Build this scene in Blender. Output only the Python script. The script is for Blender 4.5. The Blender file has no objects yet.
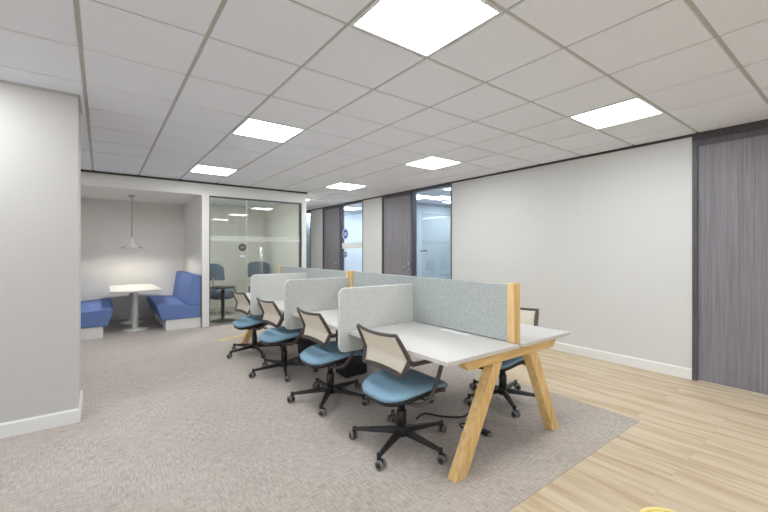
import bpy, bmesh, math, random
from math import sin, cos, pi, radians as R
from mathutils import Vector, Matrix
random.seed(4)
SC = bpy.context.scene
COL = SC.collection

# ------------------------------------------------------------------ materials
def lin(v):
    v = v / 255.0
    return v / 12.92 if v <= 0.04045 else ((v + 0.055) / 1.055) ** 2.4
def S(r, g, b): return (lin(r), lin(g), lin(b), 1.0)

class NT:
    def __init__(s, name):
        s.m = bpy.data.materials.new(name); s.m.use_nodes = True
        s.t = s.m.node_tree; s.t.nodes.clear()
        s.out = s.n('ShaderNodeOutputMaterial')
    def n(s, kind, **kw):
        o = s.t.nodes.new(kind)
        for k, v in kw.items():
            if k in o.inputs: o.inputs[k].default_value = v
            else: setattr(o, k, v)
        return o
    def l(s, a, b): s.t.links.new(a, b)

def mix_rgb(nt, fac, a, b, blend='MIX'):
    m = nt.n('ShaderNodeMix', data_type='RGBA', blend_type=blend)
    for sock, v in ((m.inputs[0], fac), (m.inputs[6], a), (m.inputs[7], b)):
        if hasattr(v, 'links'): nt.l(v, sock)
        else: sock.default_value = v
    return m.outputs[2]

def plain(name, col, rough=0.6, metal=0.0, spec=0.5, var=0.04, scale=40, bump=0.0, coat=0.0):
    nt = NT(name)
    p = nt.n('ShaderNodeBsdfPrincipled', Roughness=rough, Metallic=metal)
    p.inputs['Specular IOR Level'].default_value = spec
    p.inputs['Coat Weight'].default_value = coat
    tc = nt.n('ShaderNodeTexCoord')
    nz = nt.n('ShaderNodeTexNoise', Scale=scale, Detail=3.0)
    nt.l(tc.outputs['Object'], nz.inputs['Vector'])
    d = tuple(max(0, c * (1 - var)) for c in col[:3]) + (1,)
    u = tuple(min(1, c * (1 + var)) for c in col[:3]) + (1,)
    nt.l(mix_rgb(nt, nz.outputs['Fac'], d, u), p.inputs['Base Color'])
    if bump:
        b = nt.n('ShaderNodeBump', Strength=bump, Distance=0.002)
        nt.l(nz.outputs['Fac'], b.inputs['Height']); nt.l(b.outputs[0], p.inputs['Normal'])
    nt.l(p.outputs[0], nt.out.inputs[0])
    return nt.m

def streak(name, dark, light, scale, rough=0.5, bump=0.1, detail=4.0, lo=0.3, hi=0.7, second=None, spec=0.4):
    """fine noise stretched along one axis: wood grain, laminate, woven cloth"""
    nt = NT(name)
    p = nt.n('ShaderNodeBsdfPrincipled', Roughness=rough)
    p.inputs['Specular IOR Level'].default_value = spec
    tc = nt.n('ShaderNodeTexCoord')
    mp = nt.n('ShaderNodeMapping'); mp.inputs['Scale'].default_value = scale
    nt.l(tc.outputs['Object'], mp.inputs['Vector'])
    nz = nt.n('ShaderNodeTexNoise', Scale=1.0, Detail=detail)
    nt.l(mp.outputs[0], nz.inputs['Vector'])
    mr = nt.n('ShaderNodeMapRange'); mr.inputs[1].default_value = lo; mr.inputs[2].default_value = hi
    h = nz.outputs['Fac']
    if second:
        mp2 = nt.n('ShaderNodeMapping'); mp2.inputs['Scale'].default_value = second
        nt.l(tc.outputs['Object'], mp2.inputs['Vector'])
        n2 = nt.n('ShaderNodeTexNoise', Scale=1.0, Detail=detail)
        nt.l(mp2.outputs[0], n2.inputs['Vector'])
        a = nt.n('ShaderNodeMath', operation='ADD'); nt.l(h, a.inputs[0]); nt.l(n2.outputs['Fac'], a.inputs[1])
        b = nt.n('ShaderNodeMath', operation='MULTIPLY'); nt.l(a.outputs[0], b.inputs[0]); b.inputs[1].default_value = 0.5
        h = b.outputs[0]
    nt.l(h, mr.inputs[0])
    nt.l(mix_rgb(nt, mr.outputs[0], dark, light), p.inputs['Base Color'])
    if bump:
        b = nt.n('ShaderNodeBump', Strength=bump, Distance=0.002)
        nt.l(h, b.inputs['Height']); nt.l(b.outputs[0], p.inputs['Normal'])
    nt.l(p.outputs[0], nt.out.inputs[0])
    return nt.m

def glass(name, tint, ior=1.5, rough=0.0):
    nt = NT(name)
    tr = nt.n('ShaderNodeBsdfTransparent'); tr.inputs[0].default_value = tint
    gl = nt.n('ShaderNodeBsdfGlossy', Roughness=rough)
    g = nt.n('ShaderNodeNewGeometry')
    mr = nt.n('ShaderNodeMapRange'); mr.inputs[3].default_value = ior; mr.inputs[4].default_value = 1 / ior
    nt.l(g.outputs['Backfacing'], mr.inputs[0])
    fr = nt.n('ShaderNodeFresnel'); nt.l(mr.outputs[0], fr.inputs[0])
    mx = nt.n('ShaderNodeMixShader')
    nt.l(fr.outputs[0], mx.inputs[0]); nt.l(tr.outputs[0], mx.inputs[1]); nt.l(gl.outputs[0], mx.inputs[2])
    nt.l(mx.outputs[0], nt.out.inputs[0])
    return nt.m

def emit(name, col, strength):
    nt = NT(name)
    e = nt.n('ShaderNodeEmission', Strength=strength); e.inputs[0].default_value = col
    nt.l(e.outputs[0], nt.out.inputs[0])
    return nt.m

def wood_floor(name):
    nt = NT(name)
    p = nt.n('ShaderNodeBsdfPrincipled', Roughness=0.42)
    p.inputs['Specular IOR Level'].default_value = 0.4
    tc = nt.n('ShaderNodeTexCoord')
    sp = nt.n('ShaderNodeSeparateXYZ'); nt.l(tc.outputs['Object'], sp.inputs[0])
    cb = nt.n('ShaderNodeCombineXYZ'); nt.l(sp.outputs[1], cb.inputs[0]); nt.l(sp.outputs[0], cb.inputs[1])
    br = nt.n('ShaderNodeTexBrick', Scale=1.0); br.offset = 0.37; br.offset_frequency = 2
    br.inputs['Color1'].default_value = (0, 0, 0, 1); br.inputs['Color2'].default_value = (1, 1, 1, 1)
    br.inputs['Mortar'].default_value = (0.5, 0.5, 0.5, 1)
    br.inputs['Mortar Size'].default_value = 0.0008; br.inputs['Mortar Smooth'].default_value = 0.2
    br.inputs['Brick Width'].default_value = 1.25; br.inputs['Row Height'].default_value = 0.155
    nt.l(cb.outputs[0], br.inputs['Vector'])
    # each plank shifts its own grain
    cb2 = nt.n('ShaderNodeVectorMath', operation='MULTIPLY_ADD')
    cb2.inputs[1].default_value = (1.3, 15.0, 1.0)
    nt.l(cb.outputs[0], cb2.inputs[0])
    sh = nt.n('ShaderNodeVectorMath', operation='SCALE'); sh.inputs[3].default_value = 13.0
    nt.l(br.outputs['Color'], sh.inputs[0]); nt.l(sh.outputs[0], cb2.inputs[2])
    n1 = nt.n('ShaderNodeTexNoise', Scale=1.0, Detail=5.0, Distortion=0.6); nt.l(cb2.outputs[0], n1.inputs['Vector'])
    mp = nt.n('ShaderNodeMapping'); mp.inputs['Scale'].default_value = (3.0, 70.0, 1.0)
    nt.l(cb.outputs[0], mp.inputs['Vector'])
    n2 = nt.n('ShaderNodeTexNoise', Scale=1.0, Detail=3.0); nt.l(mp.outputs[0], n2.inputs['Vector'])
    mr = nt.n('ShaderNodeMapRange'); mr.inputs[1].default_value = 0.27; mr.inputs[2].default_value = 0.60
    nt.l(n1.outputs['Fac'], mr.inputs[0])
    c = mix_rgb(nt, mr.outputs[0], S(183, 154, 117), S(212, 197, 170))
    c = mix_rgb(nt, 0.03, c, br.outputs['Color'], 'SOFT_LIGHT')
    c = mix_rgb(nt, 0.22, c, n2.outputs['Color'], 'SOFT_LIGHT')
    c = mix_rgb(nt, br.outputs['Fac'], c, S(176, 146, 108))
    nt.l(c, p.inputs['Base Color'])
    nt.l(p.outputs[0], nt.out.inputs[0])
    return nt.m

def carpet_mat(name):
    nt = NT(name)
    p = nt.n('ShaderNodeBsdfPrincipled', Roughness=0.95)
    p.inputs['Specular IOR Level'].default_value = 0.1
    p.inputs['Sheen Weight'].default_value = 0.15
    tc = nt.n('ShaderNodeTexCoord')
    def nz(scale, detail=2.0):
        mp = nt.n('ShaderNodeMapping'); mp.inputs['Scale'].default_value = scale
        nt.l(tc.outputs['Object'], mp.inputs['Vector'])
        n = nt.n('ShaderNodeTexNoise', Scale=1.0, Detail=detail); nt.l(mp.outputs[0], n.inputs['Vector'])
        return n.outputs['Fac']
    a, b, c, d = nz((105, 15, 1)), nz((14, 105, 1)), nz((2.2, 2.2, 1), 3.0), nz((400, 400, 1), 1.0)
    ck = nt.n('ShaderNodeTexChecker', Scale=2.0)
    ck.inputs['Color1'].default_value = (0.35, 0.35, 0.35, 1); ck.inputs['Color2'].default_value = (0.65, 0.65, 0.65, 1)
    nt.l(tc.outputs['Object'], ck.inputs['Vector'])
    ab = nt.n('ShaderNodeMix', data_type='FLOAT'); nt.l(ck.outputs['Color'], ab.inputs[0])
    nt.l(a, ab.inputs[2]); nt.l(b, ab.inputs[3])
    mr = nt.n('ShaderNodeMapRange'); mr.inputs[1].default_value = 0.34; mr.inputs[2].default_value = 0.66
    nt.l(ab.outputs[0], mr.inputs[0])
    col = mix_rgb(nt, mr.outputs[0], S(160, 150, 142), S(200, 190, 181))
    col = mix_rgb(nt, 0.25, col, nt_gray(nt, c), 'SOFT_LIGHT')
    col = mix_rgb(nt, 0.35, col, nt_gray(nt, d), 'SOFT_LIGHT')
    nt.l(col, p.inputs['Base Color'])
    bp = nt.n('ShaderNodeBump', Strength=0.35, Distance=0.003); nt.l(mr.outputs[0], bp.inputs['Height'])
    nt.l(bp.outputs[0], p.inputs['Normal'])
    nt.l(p.outputs[0], nt.out.inputs[0])
    return nt.m
def nt_gray(nt, s):
    c = nt.n('ShaderNodeCombineColor')
    for i in range(3): nt.l(s, c.inputs[i])
    return c.outputs[0]

M = {}
M['white_wall'] = plain('white_wall_paint', S(216, 215, 213), 0.75, var=0.012, scale=3, spec=0.25)
M['white_trim'] = plain('white_trim_paint', S(232, 231, 228), 0.45, var=0.01)
M['alcove_wall'] = plain('bright_alcove_paint', S(234, 231, 225), 0.8, var=0.01, scale=3, spec=0.2)
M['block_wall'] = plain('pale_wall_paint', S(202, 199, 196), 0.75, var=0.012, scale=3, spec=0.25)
M['ceiling_tile'] = plain('ceiling_tile', S(237, 239, 247), 0.9, var=0.03, scale=300, spec=0.1, bump=0.05)
M['grid'] = plain('ceiling_grid_metal', S(186, 184, 181), 0.6, var=0.02)
M['dark_trim'] = plain('dark_trim', S(64, 60, 62), 0.5)
M['dark_frame'] = streak('dark_frame_laminate', S(78, 74, 82), S(96, 92, 100), (40, 40, 3), rough=0.45)
M['laminate'] = streak('dark_door_laminate', S(106, 101, 108), S(152, 148, 154), (120, 150, 3.0), rough=0.5, detail=5, lo=0.25, hi=0.75, second=(40, 45, 1.0), bump=0.05)
M['carpet'] = carpet_mat('grey_brown_carpet')
M['wood_floor'] = wood_floor('pale_oak_planks')
M['oak'] = streak('light_oak', S(214, 172, 108), S(236, 202, 146), (45, 45, 4), rough=0.45, lo=0.3, hi=0.7, bump=0.05)
M['oak_beam'] = streak('light_oak_crosswise', S(210, 168, 104), S(234, 199, 142), (4, 45, 45), rough=0.45, lo=0.3, hi=0.7, bump=0.05)
M['desk'] = plain('white_desktop_laminate', S(206, 204, 201), 0.4, var=0.01)
M['desk_edge'] = plain('pale_desk_edge', S(212, 208, 202), 0.5, var=0.02)
M['spine_cloth'] = streak('pale_blue_grey_felt', S(154, 160, 160), S(193, 197, 195), (60, 60, 60), rough=0.95, detail=6, bump=0.15, second=(220, 220, 220), spec=0.1)
M['screen_cloth'] = streak('pale_grey_felt', S(184, 184, 179), S(208, 208, 203), (50, 50, 60), rough=0.95, detail=6, bump=0.15, second=(220, 220, 220), spec=0.1)
M['piping'] = plain('pale_piping', S(220, 222, 220), 0.9)
M['seat_blue'] = streak('blue_seat_cloth', S(134, 170, 194), S(154, 189, 212), (260, 260, 260), rough=0.85, bump=0.15, spec=0.2)
M['mesh'] = streak('cream_back_mesh', S(226, 215, 196), S(244, 235, 219), (200, 200, 420), rough=0.8, bump=0.25, spec=0.2)
M['chair_frame'] = plain('brown_grey_plastic', S(80, 71, 69), 0.5)
M['black_plastic'] = plain('black_plastic', S(38, 36, 37), 0.42, var=0.1)
M['caster_grey'] = plain('grey_caster_tyre', S(120, 116, 114), 0.6)
M['bench_blue'] = streak('royal_blue_upholstery', S(98, 120, 172), S(116, 138, 190), (240, 240, 240), rough=0.85, bump=0.1, spec=0.2)
M['pod_blue'] = streak('slate_blue_upholstery', S(98, 112, 132), S(120, 134, 154), (200, 200, 200), rough=0.9, bump=0.1, spec=0.2)
M['chrome'] = plain('chrome', S(205, 205, 205), 0.18, metal=1.0, var=0.01)
M['steel'] = plain('brushed_steel', S(190, 190, 190), 0.32, metal=1.0)
M['white_metal'] = plain('white_enamel', S(238, 236, 226), 0.35, var=0.01)
M['rod'] = plain('grey_rod', S(165, 160, 148), 0.5)
M['pod_glass'] = glass('pod_glass', (0.90, 0.925, 0.895, 1), 1.62)
M['office_glass'] = glass('office_glass', (0.88, 0.94, 0.985, 1), 2.1)
M['frost'] = plain('frosted_band', S(225, 230, 226), 0.7, var=0.02)
M['blue_wall'] = plain('pale_blue_office_paint', S(176, 186, 192), 0.8, var=0.02, scale=3)
M['white_office'] = plain('white_office_paint', S(222, 228, 233), 0.8, var=0.02, scale=3)
M['sign_blue'] = plain('blue_sign', S(58, 98, 172), 0.5)
M['sign_white'] = plain('white_sign', S(238, 240, 242), 0.5)
M['sign_black'] = plain('black_sign', S(42, 44, 44), 0.5)
M['yellow'] = plain('yellow_tape', S(232, 208, 92), 0.6)
M['pale_yellow'] = plain('pale_yellow_vinyl', S(238, 226, 150), 0.5)
M['panel'] = emit('light_panel_diffuser', (0.945, 0.98, 1.0, 1), 12.0)
M['bulb'] = emit('pendant_bulb', (1.0, 0.95, 0.84, 1), 330.0)
M['panel_frame'] = plain('white_panel_frame', S(225, 225, 225), 0.5)
M['glass_clear'] = glass('clear_dish_glass', (0.99, 0.99, 0.985, 1), 1.05)

# ------------------------------------------------------------------ mesh builder
class MB:
    def __init__(s): s.b = bmesh.new(); s.mats = []
    def mi(s, m):
        if m is None: return 0
        if m not in s.mats: s.mats.append(m)
        return s.mats.index(m)
    def _new(s, n0, m, smooth):
        k = s.mi(m)
        s.b.faces.ensure_lookup_table()
        for f in s.b.faces[n0:]: f.material_index = k; f.smooth = smooth
    def hexa(s, pts, m=None, bev=0.0, seg=2, smooth=False):
        """eight points: bottom ring of four (ccw from above), then top ring"""
        t = bmesh.new()
        v = [t.verts.new(p) for p in pts]
        for q in ((3,2,1,0),(4,5,6,7),(0,1,5,4),(1,2,6,5),(2,3,7,6),(3,0,4,7)): t.faces.new([v[i] for i in q])
        if bev: bmesh.ops.bevel(t, geom=list(t.edges), offset=bev, segments=seg, profile=0.5, affect='EDGES')
        bmesh.ops.recalc_face_normals(t, faces=list(t.faces))
        s.merge(t, m, smooth)
    def merge(s, t, m, smooth=False):
        k = s.mi(m); mp = {}
        for v in t.verts: mp[v] = s.b.verts.new(v.co)
        for f in t.faces:
            try: g = s.b.faces.new([mp[v] for v in f.verts]); g.material_index = k; g.smooth = smooth
            except ValueError: pass
        t.free()
    def box(s, x0, x1, y0, y1, z0, z1, m=None, bev=0.0, seg=2):
        s.hexa([(x0,y0,z0),(x1,y0,z0),(x1,y1,z0),(x0,y1,z0),(x0,y0,z1),(x1,y0,z1),(x1,y1,z1),(x0,y1,z1)], m, bev, seg)
    def prism(s, poly, axis, a0, a1, m=None, bev=0.0, seg=2, smooth=False):
        """poly: list of 2D points, extruded along axis ('x','y','z') from a0 to a1"""
        def P(p, a):
            if axis == 'x': return (a, p[0], p[1])
            if axis == 'y': return (p[0], a, p[1])
            return (p[0], p[1], a)
        t = bmesh.new()
        A = [t.verts.new(P(p, a0)) for p in poly]; B = [t.verts.new(P(p, a1)) for p in poly]
        n = len(poly)
        t.faces.new(A); t.faces.new(B[::-1])
        for i in range(n): t.faces.new((A[i], B[i], B[(i+1)%n], A[(i+1)%n]))
        bmesh.ops.recalc_face_normals(t, faces=list(t.faces))
        if bev: bmesh.ops.bevel(t, geom=list(t.edges), offset=bev, segments=seg, profile=0.5, affect='EDGES')
        bmesh.ops.recalc_face_normals(t, faces=list(t.faces))
        s.merge(t, m, smooth)
    def lathe(s, prof, c, m=None, n=24, axis='z', smooth=True):
        """prof: list of (radius, height); closed at both ends"""
        t = bmesh.new(); rings = []
        def P(r, h, a):
            x, y = r*cos(a), r*sin(a)
            if axis == 'z': return (c[0]+x, c[1]+y, c[2]+h)
            if axis == 'x': return (c[0]+h, c[1]+x, c[2]+y)
            return (c[0]+x, c[1]+h, c[2]+y)
        for r, h in prof: rings.append([t.verts.new(P(max(r,1e-4), h, 2*pi*i/n)) for i in range(n)])
        for a, b in zip(rings, rings[1:]):
            for i in range(n): t.faces.new((a[i], a[(i+1)%n], b[(i+1)%n], b[i]))
        t.faces.new(rings[0][::-1]); t.faces.new(rings[-1])
        bmesh.ops.recalc_face_normals(t, faces=list(t.faces))
        s.merge(t, m, smooth)
    def tube(s, pts, r, m=None, n=10, closed=False, flat=1.0, smooth=True):
        """tube along pts; r number or list; flat scales the section along the second axis"""
        pts = [Vector(p) for p in pts]; N = len(pts)
        rs = r if isinstance(r, (list, tuple)) else [r]*N
        t = bmesh.new(); rings = []; up = None
        for i, p in enumerate(pts):
            if closed: d = pts[(i+1)%N] - pts[i-1]
            else: d = pts[min(i+1,N-1)] - pts[max(i-1,0)]
            d.normalize()
            if up is None:
                up = Vector((0,0,1)) if abs(d.z) < 0.9 else Vector((1,0,0))
            a = d.cross(up)
            if a.length < 1e-5: a = d.cross(Vector((0,1,0)))
            a.normalize(); b = a.cross(d).normalized(); up = b
            rings.append([t.verts.new(p + a*cos(2*pi*k/n)*rs[i] + b*sin(2*pi*k/n)*rs[i]*flat) for k in range(n)])
        pr = list(zip(rings, rings[1:])) + ([(rings[-1], rings[0])] if closed else [])
        for A, B in pr:
            for k in range(n): t.faces.new((A[k], A[(k+1)%n], B[(k+1)%n], B[k]))
        if not closed: t.faces.new(rings[0][::-1]); t.faces.new(rings[-1])
        bmesh.ops.recalc_face_normals(t, faces=list(t.faces))
        s.merge(t, m, smooth)
    def done(s, name, mat=None, parent=None, loc=None):
        me = bpy.data.meshes.new(name); s.b.to_mesh(me); s.b.free()
        for m in (s.mats or [mat]): me.materials.append(M[m] if isinstance(m, str) else m)
        if s.mats == [] and mat is None: pass
        o = bpy.data.objects.new(name, me); COL.objects.link(o)
        if parent is not None: o.parent = parent
        if loc: o.location = loc
        return o

def spline(pts, n=6):
    P = [Vector(p) for p in pts]; out = []
    for i in range(len(P)-1):
        p0, p1, p2, p3 = P[max(i-1,0)], P[i], P[i+1], P[min(i+2,len(P)-1)]
        for k in range(n):
            t = k/n
            out.append(0.5*((2*p1)+(p2-p0)*t+(2*p0-5*p1+4*p2-p3)*t*t+(3*p1-p0-3*p2+p3)*t**3))
    out.append(P[-1]); return out

def thing(name, label, cat, loc=(0,0,0), rz=0.0, group=None):
    o = bpy.data.objects.new(name, None); COL.objects.link(o)
    o.location = loc; o.rotation_euler = (0,0,rz); o.empty_display_size = 0.1
    o['label'] = label; o['category'] = cat
    if group: o['group'] = group
    return o
def tag(o, label, cat, group=None):
    o['label'] = label; o['category'] = cat
    if group: o['group'] = group
    return o
def struct(o):
    o['kind'] = 'structure'; return o
def copy_tree(o, parent=None):
    c = o.copy(); COL.objects.link(c)
    if parent is not None: c.parent = parent
    for ch in list(o.children): copy_tree(ch, c)
    return c
def kids(o, name): return [c for c in o.children if c.name.split('.')[0] == name]
def box_obj(name, x0,x1,y0,y1,z0,z1, mat, parent=None, bev=0.0):
    b = MB(); b.box(x0,x1,y0,y1,z0,z1, mat, bev); return b.done(name, mat, parent)

# ------------------------------------------------------------------ dimensions
ZC = 2.635           # ceiling
XR = 5.08            # right wall face
YB = 7.42            # front plane of the alcove and the glass room
YN, YF, XL = -3.2, 12.0, -4.2
BX0, BX1 = -0.56, 1.46   # alcove
PX0, PX1 = 1.58, 3.40    # glazed opening
YK = 9.25                # back of alcove
YP = 9.75                # back of glass room

# ------------------------------------------------------------------ floor
b = MB()
b.box(XL, XR+0.1, YN, 1.2, -0.1, 0.0); b.box(3.5, XR+0.1, 1.2, YF, -0.1, 0.0)
struct(b.done('floor', 'wood_floor'))
b = MB()
b.box(XL, 3.5, 1.2, YP, -0.1, 0.003)
struct(b.done('floor_carpet', 'carpet'))

# ------------------------------------------------------------------ ceiling: lay-in tiles with lowered faces in a grey grid
LAMPS = [(1.1,1.2),(3.5,1.2),(1.1,3.6),(3.5,3.6),(1.1,6.0),(3.5,6.0),(3.5,8.4),
         (1.1,-1.2),(3.5,-1.2),(-1.3,-1.2),(-1.3,3.0),(-1.3,6.0)]  # this row is unseen; panels behind the camera added to light the room
lampset = {(round(x,2), round(y,2)) for x,y in LAMPS}
b = MB()
g = 0.011
x = -0.1 - 0.6*7
while x < XR:
    y = -3.0 - 0.6
    while y < YF:
        x0, x1, y0, y1 = max(x,XL), min(x+0.6,XR), max(y,YN), min(y+0.6,YF)
        if y0 > YB-0.3 and x0 < 3.4: y1 = min(y1, YB)
        if y1-y0 > 0.03 and x1-x0 > 0.03 and (round(x,2),round(y,2)) not in lampset:
            if not (y0 >= YB-0.01 and x1 <= 3.51):
                c = 0.004
                a0,a1,c0,c1 = x0+g,x1-g,y0+g,y1-g
                b.hexa([(a0+c,c0+c,ZC),(a1-c,c0+c,ZC),(a1-c,c1-c,ZC),(a0+c,c1-c,ZC),
                        (a0,c0,ZC+0.012),(a1,c0,ZC+0.012),(a1,c1,ZC+0.012),(a0,c1,ZC+0.012)], 'ceiling_tile')
        y += 0.6
    x += 0.6
b.box(XL, XR+0.1, YN, YB, ZC+0.009, ZC+0.06, 'grid'); b.box(3.4, XR+0.1, YB, YF, ZC+0.009, ZC+0.06, 'grid')
struct(b.done('ceiling'))

LL = {(1.1,1.2):'large square ceiling light panel nearest the camera, at the top edge of the photo',
 (3.5,1.2):'square ceiling light panel at the right, closest to the dark door panel',
 (1.1,3.6):'square ceiling light panel above the left side, second out from the alcove',
 (3.5,3.6):'square ceiling light panel midway along the plain white right wall',
 (1.1,6.0):'small-looking square ceiling light panel just in front of the alcove',
 (3.5,6.0):'square ceiling light panel by the right corner of the glass room',
 (3.5,8.4):'farthest ceiling light panel, in the corridor beside the glass room'}
first = None
for (lx, ly) in LAMPS:
    if first is None:
        L = thing('ceiling_light', LL[(lx,ly)], 'ceiling light', (lx+0.3, ly+0.3, ZC), 0, 'square ceiling light panels')
        f = MB()
        for q in ((-.292,.292,-.292,-.274),(-.292,.292,.274,.292),(-.292,-.274,-.274,.274),(.274,.292,-.274,.274)):
            f.box(*q, -0.002, 0.010, 'panel_frame')
        f.done('frame', 'panel_frame', L)
        d = MB(); d.box(-.274,.274,-.274,.274,0.000,0.009,'panel'); d.done('diffuser', 'panel', L)
        first = L
    else:
        L = copy_tree(first); L.location = (lx+0.3, ly+0.3, ZC)
        L['label'] = LL.get((lx,ly), 'unseen square ceiling light panel behind the camera or beyond the left wall, outside the photo')

# ------------------------------------------------------------------ right wall
# openings along Y: door_1 .2-1.25, window_1 4.72-5.80, door_2 5.80-6.84, window_2 7.61-8.68, door_3 8.68-9.68, window_3 10.45-11.6
TOP = ZC - 0.03
b = MB()
for y0, y1 in ((YN, 0.16), (1.25, 4.72), (6.84, 7.61), (9.68, 10.45), (11.6, YF)):
    b.box(XR, XR+0.12, y0, y1, 0.0, ZC+0.05, 'white_wall')
struct(b.done('wall_right', 'white_wall'))
b = MB()
for y0, y1 in ((YN, 0.16), (1.25, 4.72), (6.84, 7.61), (9.68, 10.45), (11.6, YF)):
    b.prism([(XR-0.016,0.0),(XR,0.0),(XR,0.115),(XR-0.006,0.115),(XR-0.016,0.105)], 'y', y0, y1, 'white_trim')
struct(b.done('baseboard_right', 'white_trim'))
b = MB()
b.box(XR-0.012, XR+0.0, 1.25, YF, ZC-0.028, ZC+0.009, 'dark_trim')
b.box(XR-0.012, XR+0.0, YN, 0.16, ZC-0.028, ZC+0.009, 'dark_trim')
b.box(XR-0.012, XR+0.10, 0.16, 1.25, ZC-0.085, ZC+0.009, 'dark_trim')
struct(b.done('trim_right', 'dark_trim'))

def dark_door(name, y0, y1, handle_y, top):
    """full height dark laminate door leaf in a dark frame, hinge line vertical"""
    root = bpy.data.objects.new(name, None); COL.objects.link(root); struct(root)
    root.location = (XR, (y0+y1)/2, 0); oy = (y0+y1)/2
    f = MB()
    w = 0.045
    f.box(-0.012, 0.11, y0-oy, y0-oy+w, 0, top, 'dark_frame', 0.003); f.box(-0.012, 0.11, y1-oy-w, y1-oy, 0, top, 'dark_frame', 0.003)
    f.box(-0.010, 0.11, y0-oy+w, y1-oy-w, top-0.05, top, 'dark_frame', 0.003)
    f.done('door_frame', 'dark_frame', root)
    l = MB(); l.box(0.012, 0.055, y0-oy+w+0.004, y1-oy-w-0.004, 0.006, top-0.054, 'laminate', 0.002); l.done('door_leaf', 'laminate', root)
    if handle_y is not None:
        h = MB(); hy = handle_y-oy
        sgn = 1 if hy < 0 else -1
        h.box(0.002, 0.012, hy-0.025, hy+0.025, 0.98, 1.16, 'steel', 0.003)
        h.tube([(0.008,hy,1.06),(-0.045,hy,1.06)], 0.011, 'steel'); h.tube([(-0.045,hy-0.008*sgn,1.06),(-0.045,hy+0.13*sgn,1.06)], 0.011, 'steel')
        h.done('door_handle', 'steel', root)
    return root
dark_door('door_1', 0.16, 1.25, 0.26, ZC-0.085)
dark_door('door_2', 5.80, 6.84, 5.92, TOP)
dark_door('door_3', 8.68, 9.68, 8.80, TOP)

def glazing(name, y0, y1, sw=0.022):
    root = bpy.data.objects.new(name, None); COL.objects.link(root); struct(root)
    root.location = (XR, (y0+y1)/2, 0); oy = (y0+y1)/2; h = (y1-y0)/2
    f = MB()
    f.box(-0.008, 0.10, -h, -h+sw, 0, TOP, 'dark_frame'); f.box(-0.008, 0.10, h-sw, h, 0, TOP, 'dark_frame')
    f.box(-0.006, 0.10, -h+sw, h-sw, 0, 0.05, 'dark_frame'); f.box(-0.006, 0.10, -h+sw, h-sw, TOP-0.02, TOP, 'dark_frame')
    f.done('window_frame', 'dark_frame', root)
    p = MB(); p.box(0.03, 0.042, -h+sw, h-sw, 0.05, TOP-0.02, 'office_glass'); p.done('glass_pane', 'office_glass', root)
    return root
W1 = glazing('window_1', 4.72, 5.80)
W2 = glazing('window_2', 7.61, 8.68)
W3 = glazing('window_3', 10.45, 11.6)
# small line of dark lettering on the first pane (too small to read in the photo)
b = MB()
yy = 0.33
for k, wd in enumerate((.03,.018,.026,.014,.03,.022)):
    b.box(0.0275, 0.0295, yy-wd, yy, 1.375, 1.40, 'dark_trim'); yy -= wd + 0.010
b.done('lettering', 'dark_trim', W1)
# frosted band and round notices on the second pane
b = MB(); b.box(0.0275, 0.0295, -0.51, 0.51, 1.45, 1.60, 'frost'); b.done('frosted_band', 'frost', W2)
def notice(z, yc, r, parent):
    n = MB()
    n.lathe([(r, 0.0), (r, 0.002)], (0.0270, yc, z), 'sign_white', 28, 'x', False)
    n.lathe([(r*0.80, 0.0), (r*0.80, 0.001)], (0.0258, yc, z), 'sign_blue', 28, 'x', False)
    n.lathe([(r*0.34, 0.0), (r*0.34, 0.001)], (0.0246, yc, z), 'sign_white', 20, 'x', False)
    n.lathe([(r*0.16, 0.0), (r*0.16, 0.001)], (0.0234, yc, z), 'sign_blue', 14, 'x', False)
    n.done('round_notice', 'sign_blue', parent)
notice(1.83, 0.33, 0.15, W2)
notice(1.30, 0.33, 0.09, W2)

# the offices behind the glazing
def office(idx, y0, y1, mat, lamp):
    d = 3.0; x0 = XR+0.12
    struct(box_obj('wall_office_back', x0+d, x0+d+0.05, y0, y1, 0, ZC, mat))
    struct(box_obj('wall_office_near', x0, x0+d, y0-0.05, y0, 0, ZC, mat))
    struct(box_obj('wall_office_far', x0, x0+d, y1, y1+0.05, 0, ZC, mat))
    struct(box_obj('ceiling_office', x0, x0+d+0.05, y0-0.05, y1+0.05, ZC+0.005, ZC+0.05, 'ceiling_tile'))
    struct(box_obj('floor_office', XR+0.1, x0+d+0.05, y0-0.05, y1+0.05, -0.1, 0.0, 'carpet'))
    if lamp:  # ceiling panels added to brighten the offices
        for i, (lx, ly) in enumerate(((0.6,0.7),(0.6,-0.7),(2.0,0.7),(2.0,-0.7))):
            if (y1-y0) < 2 and ly < 0: continue
            L = copy_tree(first); L.location = (x0+lx, (y0+y1)/2 + ly, ZC-0.006)
            L['label'] = '%s square fill light panel added inside the office %s' % (('left window-side','right window-side','left rear','right rear')[i], lamp)
office(1, 4.4, 7.2, 'blue_wall', 'behind the blue-tinted glass nearest the camera')
office(2, 7.35, 10.1, 'white_office', 'behind the pane with the round blue notices')
office(3, 10.3, 11.9, 'blue_wall', 'at the far end of the corridor')

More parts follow.
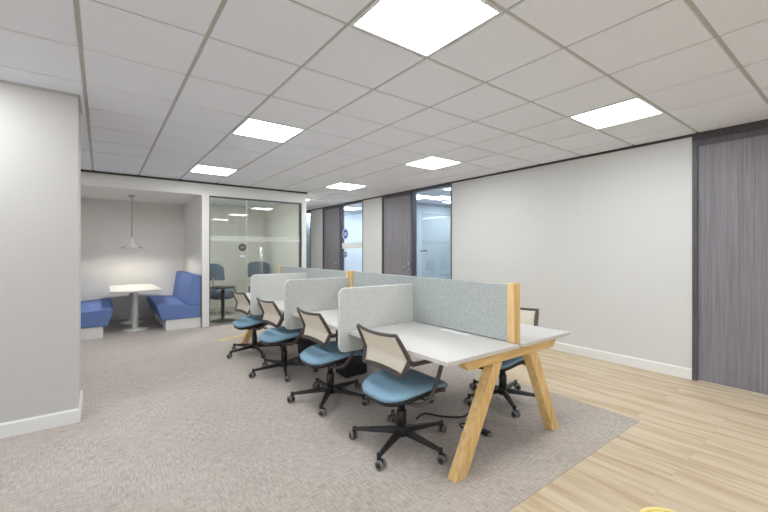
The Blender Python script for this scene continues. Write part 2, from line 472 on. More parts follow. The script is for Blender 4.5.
# ------------------------------------------------------------------ outer walls that close the room
def fill_window_wall(name, a0, a1, n, horizontal, wno):
    """outer wall with a row of unseen tall windows, added to let in daylight fill"""
    b = MB(); h = (a1-a0)/n; z0, z1 = 0.35, 2.45
    def bx(mb, u0, u1, zz0, zz1, d0=-0.1, d1=0.0, m='white_wall'):
        if horizontal: mb.box(u0, u1, YN+d0, YN+d1, zz0, zz1, m)
        else: mb.box(XL+d0, XL+d1, u0, u1, zz0, zz1, m)
    bx(b, a0, a1, -0.1, z0); bx(b, a0, a1, z1, ZC+0.05)
    for i in range(n+1):
        u = a0 + i*h; bx(b, max(a0, u-0.12), min(a1, u+0.12), z0, z1)
    struct(b.done(name, 'white_wall'))
    for i in range(n):
        f = MB(); u0, u1 = a0+i*h+0.12, a0+(i+1)*h-0.12
        for q in ((u0,u0+0.05,z0,z1),(u1-0.05,u1,z0,z1),(u0+0.05,u1-0.05,z0,z0+0.05),(u0+0.05,u1-0.05,z1-0.05,z1)): bx(f, *q, -0.08, -0.03, 'white_trim')
        o = struct(f.done('window_%d' % (wno+i), 'white_trim'))  # unseen window, added so daylight fills the room
        g = MB(); bx(g, u0+0.05, u1-0.05, z0+0.05, z1-0.05, -0.06, -0.05, 'clear_pane'); g.done('glass_pane', 'clear_pane', o)
M['clear_pane'] = glass('clear_window_glass', (0.97, 0.98, 0.98, 1), 1.35)
struct(box_obj('wall_front', XL, XR+0.12, YN-0.1, YN, -0.1, ZC+0.05, 'white_wall'))
fill_window_wall('wall_left', YN, 1.0, 3, False, 5)  # daylight openings added out of view as fill
struct(box_obj('wall_left_far', XL-0.1, XL, 1.0, YP, -0.1, ZC+0.05, 'white_wall'))
struct(box_obj('wall_back', 3.5, XR, YF, YF+0.1, -0.1, ZC+0.05, 'white_wall'))
# the wall block at the left
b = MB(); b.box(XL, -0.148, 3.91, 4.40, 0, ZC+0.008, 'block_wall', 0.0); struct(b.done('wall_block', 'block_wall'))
b = MB()
pf = [(0.0,0.0),(0.016,0.0),(0.016,0.10),(0.007,0.112),(0.0,0.112)]
b.prism([(3.91-p, z) for p, z in pf], 'x', XL, -0.148, 'white_trim')
b.prism([(-0.148+p, z) for p, z in pf], 'y', 3.894, 4.40, 'white_trim')
struct(b.done('baseboard_block', 'white_trim'))
b = MB()
b.box(XL, -0.148, 3.898, 3.91, ZC-0.016, ZC+0.004, 'grid'); b.box(-0.148, -0.136, 3.898, 4.40, ZC-0.016, ZC+0.004, 'grid')  # grey strip standing in for the shadow line along the block top
struct(b.done('shadow_line_block', 'grid'))

# ------------------------------------------------------------------ alcove and glass room front
OZ = 2.40
b = MB()
b.box(XL, BX0, YB, YB+0.13, 0, ZC+0.05, 'white_trim')
b.box(BX0, 3.50, YB, YB+0.13, OZ, ZC+0.05, 'white_trim')
b.box(BX1, PX0, YB, YB+0.13, 0, OZ, 'white_trim')
b.box(PX1, 3.50, YB, YB+0.13, 0, OZ, 'white_trim')
struct(b.done('wall_partition', 'white_trim'))
b = MB()
b.box(BX1-0.0, PX0, YB-0.014, YB, 0.003, 0.11, 'white_trim', 0.003); b.box(PX1, 3.514, YB-0.014, YB, 0.003, 0.11, 'white_trim', 0.003)
struct(b.done('baseboard_partition', 'white_trim'))
b = MB(); b.box(XL, 3.515, YB-0.015, YB, ZC-0.032, ZC+0.008, 'dark_trim'); b.box(3.5, 3.515, YB, YF, ZC-0.032, ZC+0.008, 'dark_trim')
struct(b.done('trim_partition', 'dark_trim'))
b = MB()
b.box(BX0-0.1, BX0, YB+0.13, YK, 0, OZ+0.05, 'alcove_wall'); b.box(BX0-0.1, BX1+0.1, YK, YK+0.1, 0, OZ+0.05, 'alcove_wall')
b.box(BX1, BX1+0.1, YB+0.13, YP, 0, OZ+0.05, 'alcove_wall')
struct(b.done('wall_alcove', 'alcove_wall'))
struct(box_obj('ceiling_alcove', BX0-0.1, BX1+0.1, YB+0.13, YK+0.1, OZ, OZ+0.05, 'alcove_wall'))
# glass room shell
b = MB()
b.box(BX1+0.1, 3.5, YP, YP+0.1, 0, OZ+0.15, 'alcove_wall'); b.box(PX1+0.02, 3.5, YB+0.13, YF, 0, ZC+0.05, 'alcove_wall')
struct(b.done('wall_pod', 'alcove_wall'))
struct(box_obj('ceiling_pod', BX1+0.1, PX1+0.02, YB+0.13, YP, OZ+0.1, OZ+0.15, 'ceiling_tile'))
b = MB(); b.box(3.5, 3.516, YB+0.13, YF, 0, 0.115, 'white_trim'); struct(b.done('baseboard_corridor', 'white_trim'))

# glazed front: fixed panes and a door, dark frame
root = bpy.data.objects.new('window_4', None); COL.objects.link(root); struct(root); root.location = ((PX0+PX1)/2, YB+0.05, 0)
ox = (PX0+PX1)/2
f = MB()
f.box(PX0-ox, PX0-ox+0.02, -0.03, 0.03, 0.003, OZ, 'dark_frame'); f.box(PX1-ox-0.035, PX1-ox, -0.03, 0.03, 0.003, OZ, 'dark_frame')
f.box(PX0-ox+0.02, PX1-ox-0.035, -0.03, 0.03, OZ-0.025, OZ, 'dark_frame'); f.box(PX0-ox+0.02, PX1-ox-0.035, -0.03, 0.03, 0.003, 0.03, 'steel')
f.done('window_frame', None, root)
XD = 2.27     # joint between fixed pane and door leaf
p = MB(); p.box(PX0-ox+0.02, XD-ox-0.003, -0.006, 0.006, 0.03, OZ-0.025, 'pod_glass'); p.done('glass_pane', 'pod_glass', root)
p = MB(); p.box(XD-ox+0.003, PX1-ox-0.035, -0.006, 0.006, 0.035, OZ-0.027, 'pod_glass'); dl = p.done('door_leaf', 'pod_glass', root)
h = MB()
for yy in (-0.045, 0.045): h.tube([(2.555-ox, yy, 0.86), (2.555-ox, yy, 1.46)], 0.013, 'chrome', 12)
for zz in (0.95, 1.37): h.tube([(2.555-ox, -0.045, zz), (2.555-ox, 0.045, zz)], 0.008, 'chrome', 8)
h.done('door_handle', 'chrome', dl)
p = MB(); p.box(2.27-ox-0.003, 2.27-ox+0.003, -0.0075, 0.0075, 0.03, OZ-0.025, 'frost'); p.done('joint_seal', 'frost', root)
p = MB(); p.box(PX0-ox+0.02, PX1-ox-0.035, -0.0085, -0.0065, 1.57, 1.67, 'frost_film'if 'frost_film' in M else 'frost'); band = p.done('frosted_band', 'frost', root)
n = MB(); cx = 2.185-ox
n.lathe([(0.072,0.0),(0.072,0.0015)], (cx,-0.0085,1.455), 'sign_black', 28, 'y', False)
n.lathe([(0.042,0.0),(0.042,0.001)], (cx,-0.0097,1.455), 'frost', 24, 'y', False)
n.lathe([(0.038,0.0),(0.038,0.001)], (cx,-0.0108,1.455), 'sign_black', 24, 'y', False)
n.box(cx-0.026, cx+0.026, -0.0120, -0.0108, 1.448, 1.462, 'frost')
n.done('round_notice', None, root)
n = MB(); n.box(cx-0.045, cx+0.045, -0.0078, -0.0062, 1.27, 1.305, 'sign_white'); n.done('notice_strip', 'sign_white', root)

# frosted film on the glass lets half of the light through
nt = NT('frosted_film')
tr = nt.n('ShaderNodeBsdfTransparent'); df = nt.n('ShaderNodeBsdfDiffuse'); df.inputs[0].default_value = S(235, 238, 235)
nz = nt.n('ShaderNodeTexNoise', Scale=200.0); mr = nt.n('ShaderNodeMapRange'); mr.inputs[3].default_value = 0.20; mr.inputs[4].default_value = 0.28
nt.l(nz.outputs['Fac'], mr.inputs[0])
mx = nt.n('ShaderNodeMixShader'); nt.l(mr.outputs[0], mx.inputs[0]); nt.l(tr.outputs[0], mx.inputs[1]); nt.l(df.outputs[0], mx.inputs[2]); nt.l(mx.outputs[0], nt.out.inputs[0])
band.data.materials[0] = nt.m

# ------------------------------------------------------------------ alcove furniture
def bench(label, mirror):
    cxm = (BX0+BX1)/2
    fx = (lambda v: v+0.02) if not mirror else (lambda v: 2*cxm - v)
    y0, y1 = YB+0.02, YK-0.03
    t = thing('booth_bench', label, 'bench', (fx(1.1), (y0+y1)/2, 0.003), 0, 'blue alcove benches')
    def part(name, poly, mat, bev, yy0=y0, yy1=y1, zoff=0):
        q = MB(); q.prism([(fx(px)-fx(1.1), pz) for px, pz in poly], 'y', yy0-(y0+y1)/2, yy1-(y0+y1)/2, mat, bev, 3, False)
        return q.done(name, mat, t)
    part('plinth', [(0.875,0.0),(1.425,0.0),(1.425,0.185),(0.875,0.185)], 'white_trim', 0.003, y0+0.02)
    part('seat', [(0.815,0.186),(1.42,0.186),(1.42,0.40),(1.20,0.43),(0.76,0.455),(0.735,0.43)], 'bench_blue', 0.014)
    part('backrest', [(1.21,0.432),(1.422,0.402),(1.422,0.95),(1.285,0.95)], 'bench_blue', 0.014)
    return t
bench('royal blue upholstered bench on the right side of the white alcove', False)
bench('royal blue upholstered bench half hidden behind the left wall block', True)

t = thing('alcove_table', 'white two-pedestal table standing between the blue benches', 'table', (0.48, 8.3, 0.003))
b = MB(); b.box(-0.36, 0.36, -0.84, 0.70, 0.695, 0.722, 'desk', 0.004); b.done('tabletop', 'desk', t)
for yy in (-0.37, 0.45):
    q = MB()
    q.lathe([(0.20,0.0),(0.20,0.008),(0.17,0.016),(0.05,0.024),(0.048,0.05),(0.048,0.66),(0.06,0.668),(0.06,0.695)], (0,yy,0), 'white_metal', 32)
    q.done('pedestal', 'white_metal', t)

t = thing('pendant_lamp', 'thin-stemmed cream pendant lamp hanging over the alcove table', 'pendant lamp', (0.45, 8.25, OZ))
q = MB(); q.lathe([(0.05,-0.03),(0.055,-0.02),(0.055,0.0)], (0,0,0), 'rod', 20); q.done('ceiling_rose', 'rod', t)
q = MB(); q.tube([(0,0,-0.03),(0,0,-0.80)], 0.008, 'rod', 8); q.done('stem', 'rod', t)
q = MB(); q.lathe([(0.014,-0.77),(0.026,-0.78),(0.032,-0.86),(0.044,-0.885),(0.118,-0.955),(0.125,-0.972),(0.120,-0.974),(0.04,-0.912),(0.02,-0.905)], (0,0,0), 'white_metal', 28); q.done('lamp_shade', 'white_metal', t)
q = MB(); q.lathe([(0.03,-0.885),(0.12,-0.915),(0.185,-0.965),(0.183,-0.968),(0.12,-0.920),(0.03,-0.890)], (0,0,0), 'glass_clear', 32); q.done('glass_dish', 'glass_clear', t)

q = MB(); q.lathe([(0.016,-0.918),(0.034,-0.932),(0.040,-0.945),(0.030,-0.960),(0.006,-0.966)], (0,0,0), 'bulb', 20); q.done('bulb', 'bulb', t)
# ------------------------------------------------------------------ glass room furniture
L = copy_tree(first); L.location = (1.95, 7.95, OZ+0.09); L['label'] = 'square light panel added to brighten the glass room, hidden above its front glass'  # unseen panel added to lift the glass room interior

t = thing('round_table', 'small round table on one dark column inside the glass room', 'table', (1.93, 7.88, 0.003))
q = MB(); q.lathe([(0.23,0.655),(0.24,0.660),(0.24,0.672),(0.23,0.677)], (0,0,0), 'black_plastic', 36); q.done('tabletop', 'desk', t)
q = MB(); q.tube([(0,0,0.012),(0,0,0.655)], 0.032, 'black_plastic', 16); q.done('column', 'black_plastic', t)
q = MB(); q.lathe([(0.23,0.0),(0.23,0.008),(0.20,0.014),(0.03,0.018)], (0,0,0), 'black_plastic', 32); q.done('base', 'black_plastic', t)

def pod_chair(label, loc, rz):
    t = thing('lounge_chair', label, 'chair', loc, rz, 'slate blue chairs in the glass room')
    def shell(name, r0, r1, a, z0, z1, lean=0.0):
        q = MB(); n = 14; pts = []
        tt = bmesh.new(); A = []
        for i in range(n+1):
            th = pi - a + 2*a*i/n
            e = 1 - 0.25*abs(i/n*2-1)**4
            zt = z0 + (z1-z0)*e
            A.append([tt.verts.new((r*cos(th) + (-lean if z > (z0+z1)/2 else 0), r*sin(th), z)) for r, z in ((r1,z0),(r1,zt),(r0,zt),(r0,z0))])
        for p0, p1 in zip(A, A[1:]):
            for k in range(4): tt.faces.new((p0[k], p1[k], p1[(k+1)%4], p0[(k+1)%4]))
        tt.faces.new(A[0]); tt.faces.new(A[-1][::-1])
        bmesh.ops.recalc_face_normals(tt, faces=list(tt.faces))
        bmesh.ops.bevel(tt, geom=[e for e in tt.edges if e.calc_face_angle(0) > 0.9], offset=0.012, segments=2, affect='EDGES')
        q.merge(tt, 'pod_blue', False); return q.done(name, 'pod_blue', t)
    shell('backrest', 0.27, 0.32, 1.05, 0.76, 1.12, 0.03)
    q = MB(); q.lathe([(0.20,0.34),(0.27,0.37),(0.30,0.44),(0.30,0.52),(0.27,0.56),(0.02,0.57)], (0,0,0), 'pod_blue', 32); q.done('seat', 'pod_blue', t)
    q = MB()
    for yy in (-0.10, 0.10): q.tube(spline([(-0.2,yy,0.45),(-0.30,yy,0.55),(-0.315,yy,0.80)]), 0.012, 'chrome', 8)
    q.done('back_bracket', 'chrome', t)
    q = MB(); q.tube([(0,0,0.03),(0,0,0.35)], 0.024, 'chrome', 14); q.done('column', 'chrome', t)
    q = MB()
    for k in range(4):
        a = k*pi/2 + 0.4
        q.tube([(0.02*cos(a),0.02*sin(a),0.045),(0.27*cos(a),0.27*sin(a),0.014)], [0.02,0.012], 'chrome', 8, flat=0.7)
    q.done('base', 'chrome', t)
    return t
pod_chair('slate blue lounge chair behind the round table in the glass room', (2.12, 8.75, 0.003), R(28))
pod_chair('slate blue lounge chair whose back shows above the farthest screen', (3.08, 9.0, 0.003), R(-90))

# ------------------------------------------------------------------ bench desks
DX0, DX1, DS = 1.58, 2.965, 2.30      # outer edges and spine
DZ = 0.74
D0, DM = 1.50, 1.09                 # near end and desk module
def bench_desk(y0, label, near_frame, far_frame):
    t = thing('bench_desk', label, 'desk', (DS, y0, 0.003), 0, 'white bench desks on oak legs')
    z = DZ - 0.003
    for side in (-1, 1):
        for k in range(2):
            q = MB()
            xa, xb = (DX0-DS, -0.022) if side < 0 else (0.022, DX1-DS)
            ya, yb = k*DM + (0.0 if k == 0 and near_frame else 0.016), (k+1)*DM - 0.016
            if k == 1 and far_frame: yb = (k+1)*DM
            q.box(xa, xb, ya, yb, z-0.025, z-0.003, 'desk_edge', 0.002)
            q.box(xa, xb, ya, yb, z-0.003, z, 'desk', 0.001)
            q.done('desktop', None, t)
            c = MB(); cy = (ya+yb)/2
            xc = side*0.075
            c.box(xc-0.035, xc+0.035, cy-0.14, cy+0.14, z+0.0003, z+0.0025, 'white_trim', 0.001); c.done('cable_flap', 'white_trim', t)
    # beams under the tops
    q = MB()
    for xx in (-0.36, 0.36):
        for k in range(2):
            q = MB(); q.box(xx-0.02, xx+0.02, k*DM+0.10, (k+1)*DM-0.06, z-0.075, z-0.026, 'black_plastic', 0.003); q.done('under_beam', 'black_plastic', t)
    for side in (-1,1):
        for k in range(2):
            q = MB()
            ya, yb = k*DM+0.22, (k+1)*DM-0.12
            q.box(side*0.17-0.09, side*0.17+0.09, ya, yb, z-0.16, z-0.152, 'black_plastic')
            for e in (-0.09, 0.09): q.box(side*0.17+e-0.003, side*0.17+e+0.003, ya, yb, z-0.152, z-0.10, 'black_plastic')
            for yy in (ya+0.08, yb-0.10): q.box(side*0.17-0.006, side*0.17+0.006, yy, yy+0.02, z-0.152, z-0.026, 'black_plastic')
            q.done('cable_tray', 'black_plastic', t)
    def frame(ya):
        yb = ya + 0.062
        bm = MB()
        bm.hexa([(-0.50,ya,z-0.095),(0.47,ya,z-0.095),(0.47,yb,z-0.095),(-0.50,yb,z-0.095),
                 (-0.57,ya,z-0.026),(0.53,ya,z-0.026),(0.53,yb,z-0.026),(-0.57,yb,z-0.026)], 'oak_beam', 0.003)
        fr = bm.done('end_beam', 'oak_beam', t)
        for s, fx0, fx1, tx0, tx1 in ((-1,-0.625,-0.525,-0.265,-0.170), (1,0.460,0.555,0.150,0.245)):
            lg = MB()
            zt = z - 0.0955
            lg.hexa([(fx0,ya-0.004,0.0),(fx1,ya-0.004,0.0),(fx1,yb+0.004,0.0),(fx0,yb+0.004,0.0),
                     (tx0,ya-0.004,zt),(tx1,ya-0.004,zt),(tx1,yb+0.004,zt),(tx0,yb+0.004,zt)], 'oak', 0.004)
            lg.done('leg', 'oak', t)
    if near_frame: frame(0.03)
    else:
        for s in (-1, 1):
            q = MB(); q.box(s*0.13-0.03, s*0.13+0.03, 0.03, 0.09, 0.0, z-0.027, 'black_plastic', 0.003); q.done('middle_leg', 'black_plastic', t)
    if far_frame: frame(2*DM-0.092)
    return t
bench_desk(D0, 'white bench desk on splayed oak legs nearest the camera', True, False)
bench_desk(D0+2*DM, 'white bench desk on oak legs continuing behind the nearer one', False, True)

def spine(y0, y1, label):
    t = thing('desk_divider', label, 'desk divider', (DS, (y0+y1)/2, DZ+0.001), 0, 'long felt dividers along the desks')
    h = (y1-y0)/2
    q = MB(); q.box(-0.021, 0.021, -h+0.055, h-0.055, 0.002, 0.405, 'spine_cloth', 0.006); q.done('felt_panel', 'spine_cloth', t)
    for s in (-1, 1):
        q = MB(); yc = s*(h-0.0275)
        q.box(-0.037, 0.037, yc-0.0275, yc+0.0275, 0.0, 0.412, 'oak', 0.003); q.done('post', 'oak', t)
    return t
spine(D0+0.03, D0+2*DM-0.01, 'long pale blue-grey felt divider with oak end post, nearest the camera')
spine(D0+2*DM+0.01, D0+4*DM-0.03, 'long pale grey felt divider behind the nearer one, toward the glass room')

def screen(y, label):
    x0, x1, z0, z1, r = 1.50, 2.26, 0.578, 1.08, 0.055
    t = thing('desk_screen', label, 'desk screen', (x0, y, 0), 0, 'pale felt screens between desks')
    def outline(off):
        pts = []
        a0, a1, b0, b1 = off, x1-x0-off, z0+off, z1-off
        rr = r-off
        for cxx, czz, s in ((a0+rr,b0+rr,180),(a1-0.004,b0+0.004,270),(a1-0.02,b1-0.02,0),(a0+rr,b1-rr,90)):
            rad = rr if s in (180, 90) else (0.004 if s == 270 else 0.02)
            for k in range(7):
                a = R(s + 90*k/6); pts.append((cxx+rad*cos(a), czz+rad*sin(a)))
        return pts
    q = MB(); q.prism(outline(0.0), 'y', -0.0125, 0.0125, 'screen_cloth', 0.0); q.done('felt_panel', 'screen_cloth', t)
    q = MB(); q.tube([(px,0,pz) for px,pz in outline(-0.001)], 0.0132, 'piping', 8, closed=True, flat=0.35); q.done('piping', 'piping', t)
    for xx in (0.20, 0.60):
        for sy in (-1, 1):
            q = MB(); q.box(xx-0.02, xx+0.02, min(sy*0.0127, sy*0.045), max(sy*0.0127, sy*0.045), DZ+0.0005, DZ+0.004, 'piping'); q.done('clamp', 'piping', t)
    return t
screen(D0+DM, 'pale felt cross screen between the first and second desks, nearest the camera')
screen(D0+2*DM, 'pale felt cross screen between the second and third desks, the middle one')
screen(D0+3*DM, 'pale felt cross screen farthest from the camera, by the fourth desk')

# ------------------------------------------------------------------ task chair
def make_chair(label):
    t = thing('office_chair', label, 'chair', (0,0,0.003), 0, 'blue mesh-backed office chairs')
    # seat cushion: rounded plan, rear and front edges roll down
    def seat_mesh(scale, ztop, zbot, crown, mat, name):
        tt = bmesh.new(); n = 48
        def rad(th):
            p = 3.4
            return 1.0/((abs(cos(th))**p + abs(sin(th))**p)**(1/p))
        def zof(x, y):
            z = 0.0
            if x < -0.06: z -= 0.034*((-0.06-x)/0.19)**1.5
            if x > 0.13: z -= 0.028*((x-0.13)/0.12)**1.6
            z += 0.016*(abs(y)/0.24)**2 * max(0, min(1, (x+0.16)/0.2))
            return z
        rings = []
        rr = [0.0001,0.2,0.4,0.6,0.75,0.87,0.95,0.99,1.0]
        for k in rr:
            ring = []
            for i in range(n):
                th = 2*pi*i/n; e = rad(th)
                x, y = 0.285*scale*k*e*cos(th)+0.028, 0.248*scale*k*e*sin(th)
                if x < 0: y *= 1 - 0.10*(x/0.25)**2
                edge = -crown*(max(0,(k-0.80)/0.20))**2.4
                ring.append(tt.verts.new((x, y, ztop + zof(x,y) + edge)))
            rings.append(ring)
        for k in (1.0, 0.97, 0.8, 0.5, 0.0001):
            ring = []
            for i in range(n):
                th = 2*pi*i/n; e = rad(th)
                x, y = 0.285*scale*k*e*cos(th)+0.028, 0.248*scale*k*e*sin(th)
                if x < 0: y *= 1 - 0.10*(x/0.25)**2
                ring.append(tt.verts.new((x, y, zbot + zof(x,y))))
            rings.append(ring)
        for a, b_ in zip(rings, rings[1:]):
            for i in range(n): tt.faces.new((a[i], a[(i+1)%n], b_[(i+1)%n], b_[i]))
        bmesh.ops.remove_doubles(tt, verts=list(tt.verts), dist=0.0003)
        bmesh.ops.recalc_face_normals(tt, faces=list(tt.faces))
        q = MB(); q.merge(tt, mat, True); return q.done(name, mat, t)
    seat_mesh(1.0, 0.468, 0.424, 0.022, 'seat_blue', 'seat')
    seat_mesh(0.95, 0.4235, 0.388, 0.004, 'black_plastic', 'seat_shell')
    # mechanism and lift
    q = MB(); q.box(-0.12, 0.10, -0.075, 0.075, 0.335, 0.386, 'black_plastic', 0.012); q.tube([(0.03,-0.07,0.36),(0.05,-0.22,0.362)], 0.007, 'black_plastic', 8)
    q.box(0.035, 0.075, -0.25, -0.21, 0.355, 0.369, 'black_plastic', 0.004)
    q.done('tilt_mechanism', 'black_plastic', t)
    q = MB(); q.lathe([(0.034,0.105),(0.034,0.24),(0.030,0.245)], (0,0,0), 'black_plastic', 20); q.lathe([(0.026,0.245),(0.026,0.334)], (0,0,0), 'black_plastic', 18)
    q.done('gas_lift', 'black_plastic', t)
    # five star base
    q = MB()
    q.lathe([(0.030,0.060),(0.046,0.066),(0.048,0.118),(0.038,0.128)], (0,0,0), 'black_plastic', 20)
    for k in range(5):
        a = 2*pi*k/5; ca, sa = cos(a), sin(a)
        def P(r, w, z): return (r*ca - w*sa, r*sa + w*ca, z)
        q.hexa([P(0.035,-0.024,0.078),P(0.34,-0.014,0.070),P(0.34,0.014,0.070),P(0.035,0.024,0.078),
                P(0.035,-0.020,0.120),P(0.34,-0.010,0.092),P(0.34,0.010,0.092),P(0.035,0.020,0.120)], 'black_plastic', 0.004)
        q.lathe([(0.014,0.058),(0.015,0.094),(0.010,0.097)], (0.345*ca,0.345*sa,0), 'black_plastic', 12)
    base = q.done('base', 'black_plastic', t)
    proto = None
    for k in range(5):
        a = 2*pi*k/5
        if proto is None:
            q = MB()
            for s in (-1, 1):
                yc = s*0.017
                q.lathe([(0.010,-0.010),(0.022,-0.010),(0.029,-0.008),(0.030,0.0),(0.029,0.008),(0.022,0.010),(0.010,0.010)], (0.016,yc,0.0305), 'caster_grey', 22, 'y')
                q.lathe([(0.019,0.0),(0.018,0.0035),(0.004,0.0045)] if s > 0 else [(0.004,-0.0045),(0.018,-0.0035),(0.019,0.0)], (0.016,yc+s*0.0095,0.0305), 'black_plastic', 18, 'y')
            q.tube([(0.016,-0.026,0.0305),(0.016,0.026,0.0305)], 0.006, 'black_plastic', 8)
            hood = [(0.000+0.0335*cos(R(d)), 0.0305+0.0335*sin(R(d))) for d in range(40, 201, 20)]
            hood = [(0.016+0.034*cos(R(d)), 0.0305+0.034*sin(R(d))) for d in range(50, 191, 20)] + [(0.016+0.024*cos(R(d)), 0.0305+0.024*sin(R(d))) for d in range(190, 49, -20)]
            q.prism(hood, 'y', -0.0055, 0.0055, 'black_plastic')
            q.tube([(0,0,0.05),(0,0,0.075)], 0.010, 'black_plastic', 10)
            c = proto = q.done('caster', None, base)
        else:
            c = proto.copy(); COL.objects.link(c); c.parent = base
        c.location = (0.345*cos(a), 0.345*sin(a), 0); c.rotation_euler = (0,0,a + (0.5, 2.2, -0.9, 1.4, 0.1)[k])
    # back: cream mesh in a bent brown-grey frame; upper part leans back, lower part too
    def B(u, v):
        """u across -1..1, v up 0..1"""
        if v < 0.36: x = -0.172 + (v/0.36)*0.037; hw = 0.212 + (v/0.36)**0.7*0.033
        else:
            k = (v-0.36)/0.64; x = -0.135 - 0.080*k - 0.010*k*k; hw = 0.245 - 0.028*k
        z = 0.570 + 0.268*v - 0.014*(u*u-1)*(1 if v < 0.05 else 0)*-1*-1
        bow = 0.022*(1-u*u)*(0.35+0.65*v)
        z -= 0.012*(1-u*u)*(1 if v > 0.9 else 0)
        return Vector((x - bow, hw*u, z))
    outline = [B(-1+2*i/10, 0) for i in range(10)] + [B(1, v) for v in (0,0.1,0.2,0.3,0.36,0.42,0.55,0.7,0.85)] \
            + [B(1-2*i/10, 1) for i in range(10)] + [B(-1, v) for v in (1,0.85,0.7,0.55,0.42,0.36,0.3,0.2,0.1)]
    q = MB()
    rad = []
    for p in outline:
        rad.append((0.019 if p.z < 0.80 else 0.016) if abs(p.y) > 0.21 else (0.014 if p.z > 0.7 else 0.021))
    q.tube(outline, rad, 'chair_frame', 10, closed=True, flat=0.8)
    bf = q.done('backrest_frame', 'chair_frame', t)
    q = MB(); tt = bmesh.new(); nu, nv = 14, 14; G = []
    for off in (0.0, -0.004):
        G.append([[tt.verts.new(B(-0.97+1.94*i/nu, 0.015+0.965*j/nv) + Vector((off,0,0))) for i in range(nu+1)] for j in range(nv+1)])
    for g_ in G:
        for j in range(nv):
            for i in range(nu): tt.faces.new((g_[j][i], g_[j][i+1], g_[j+1][i+1], g_[j+1][i]))
    ed = [(0,i) for i in range(nu+1)] + [(j,nu) for j in range(1,nv+1)] + [(nv,i) for i in range(nu-1,-1,-1)] + [(j,0) for j in range(nv-1,0,-1)]
    for k in range(len(ed)):
        a, c = ed[k], ed[(k+1)%len(ed)]
        tt.faces.new((G[0][a[0]][a[1]], G[0][c[0]][c[1]], G[1][c[0]][c[1]], G[1][a[0]][a[1]]))
    bmesh.ops.recalc_face_normals(tt, faces=list(tt.faces))
    q.merge(tt, 'mesh', True); q.done('backrest_mesh', 'mesh', bf)
    # arms: tube rising from under the seat, short rail back to the frame
    for s in (-1, 1):
        q = MB()
        q.tube(spline([(-0.09,s*0.09,0.372),(-0.07,s*0.20,0.362),(-0.03,s*0.262,0.372),(0.04,s*0.275,0.430),(0.10,s*0.275,0.545),(0.135,s*0.275,0.638)], 6), 0.0125, 'chair_frame', 10, flat=1.2)
        q.hexa([(-0.135,s*0.275-0.010,0.640),(0.17,s*0.275-0.012,0.636),(0.17,s*0.275+0.012,0.636),(-0.135,s*0.275+0.010,0.640),
                (-0.135,s*0.275-0.010,0.668),(0.17,s*0.275-0.012,0.656),(0.17,s*0.275+0.012,0.656),(-0.135,s*0.275+0.010,0.668)], 'chair_frame', 0.004)
        q.tube([(-0.128,s*0.238,0.654),(-0.128,s*0.282,0.654)], 0.017, 'black_plastic', 14)
        q.tube([(0.158,s*0.275,0.637),(0.162,s*0.275,0.595)], 0.010, 'black_plastic', 10)
        q.done('arm', None, t)
    return t
CH = [ # x, y, facing, base angle, label
 (1.718, 2.08, 0, -10, 'blue office chair at the nearest desk, seen whole in front of the oak leg'),
 (1.705, 3.10, 0, 12, 'blue office chair at the second desk, between the first and second screens'),
 (1.670, 4.12, 2, 33, 'blue office chair at the third desk, between the second and third screens'),
 (1.665, 5.14, 4, 47, 'blue office chair at the fourth desk, farthest one, beside the yellow floor tape'),
 (2.960, 2.12, 184, -129-184, 'blue office chair on the far side of the desks, seen between the oak legs')]
pr = None
for x, y, f, ba, lab in CH:
    if pr is None: c = pr = make_chair(lab)
    else: c = copy_tree(pr); c['label'] = lab
    c.location = (x, y, 0.003); c.rotation_euler = (0,0,R(f))
    kids(c, 'base')[0].rotation_euler = (0,0,R(ba))

# ------------------------------------------------------------------ things on the floor
for y, lab in ((3.50,'low black box standing on the carpet under the second desk'),(4.54,'low black box standing on the carpet under the third desk')):
    t = thing('computer_case', lab, 'box', (2.25, y+0.10, 0.003), 0, 'black boxes under the desks')
    q = MB(); q.box(-0.14, 0.14, -0.10, 0.10, 0.012, 0.38, 'black_plastic', 0.006); q.done('body', 'black_plastic', t)
    for sx in (-0.10, 0.10):
        q = MB(); q.box(sx-0.02, sx+0.02, -0.08, 0.08, 0.0, 0.0115, 'black_plastic', 0.002); q.done('foot', 'black_plastic', t)
q = MB()
q.tube(spline([(2.06,2.30,0.014),(2.18,2.33,0.012),(2.26,2.20,0.012),(2.38,2.10,0.012),(2.50,2.12,0.012)],8), 0.008, 'black_plastic', 8)
tag(q.done('power_cable', 'black_plastic'), 'black cable snaking over the carpet under the nearest desk', 'cable')
q = MB()
q.tube(spline([(2.46,2.06,0.012),(2.36,1.98,0.012),(2.27,2.02,0.012),(2.24,1.94,0.012),(2.30,1.84,0.014)],8), 0.007, 'black_plastic', 8)
q.box(2.28, 2.33, 1.77, 1.84, 0.003, 0.035, 'black_plastic', 0.006)
q.box(2.285, 2.325, 1.745, 1.7695, 0.006, 0.030, 'caster_grey', 0.004)
tag(q.done('plug_lead', 'black_plastic'), 'short looped black lead ending in a plug behind the nearest oak leg', 'cable')
t = thing('power_block', 'upright black power block on the carpet under the nearest desk', 'power block', (2.53, 2.10, 0.003))
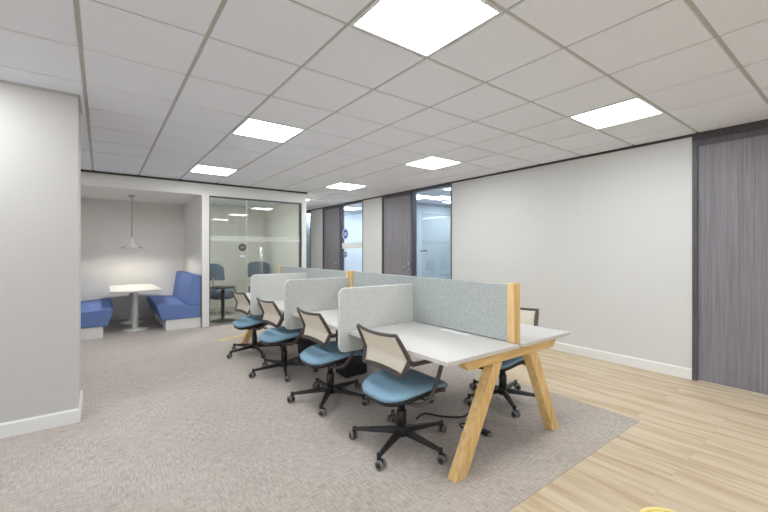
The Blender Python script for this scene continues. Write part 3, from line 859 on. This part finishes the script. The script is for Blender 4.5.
q = MB(); q.box(-0.03, 0.03, -0.03, 0.03, 0.0, 0.10, 'black_plastic', 0.006); q.done('body', 'black_plastic', t)

q = MB()
A, B2 = Vector((1.44,6.13,0)), Vector((2.02,6.42,0)); d = (B2-A).normalized(); n_ = Vector((-d.y,d.x,0))*0.024
q.hexa([tuple(p) for p in (A-n_+Vector((0,0,.0035)),B2-n_+Vector((0,0,.0035)),B2+n_+Vector((0,0,.0035)),A+n_+Vector((0,0,.0035)),
        A-n_+Vector((0,0,.0055)),B2-n_+Vector((0,0,.0055)),B2+n_+Vector((0,0,.0055)),A+n_+Vector((0,0,.0055)))], 'yellow')
tag(q.done('floor_tape', 'yellow'), 'strip of yellow tape stuck on the carpet beyond the farthest chair', 'tape')
t = thing('floor_sticker', 'round pale yellow sticker on the wooden floor at the bottom edge', 'sticker', (2.285, 0.635, 0.0))
q = MB(); q.lathe([(0.15,0.0005),(0.15,0.0015)], (0,0,0), 'pale_yellow', 48, 'z', False); q.done('disc', 'pale_yellow', t)
q = MB(); q.tube([(0.122*cos(2*pi*k/48),0.122*sin(2*pi*k/48),0.0019) for k in range(48)], 0.006, 'yellow', 6, closed=True, flat=0.06); q.done('ring', 'yellow', t)
q = MB(); q.lathe([(0.085,0.0016),(0.085,0.0022)], (0,0,0), 'yellow', 40, 'z', False); q.done('centre', 'yellow', t)

# ------------------------------------------------------------------ world, camera
w = bpy.data.worlds.new('World'); SC.world = w; w.use_nodes = True
w.node_tree.nodes['Background'].inputs[0].default_value = (0.82, 0.91, 1.0, 1); w.node_tree.nodes['Background'].inputs[1].default_value = 3.0
cam = bpy.data.cameras.new('Camera'); co = bpy.data.objects.new('Camera', cam); COL.objects.link(co)
co.location = (0, 0, 1.375); co.rotation_euler = (R(90), 0, -0.644)
cam.sensor_width = 36.0; cam.lens = 377/768*36; cam.shift_y = -4.5/768; cam.clip_start = 0.05
SC.camera = co
SC.view_settings.view_transform = 'Standard'; SC.view_settings.look = 'None'
SC.view_settings.gamma = 1.0; SC.view_settings.use_curve_mapping = False
SC.view_settings.exposure = 0.93
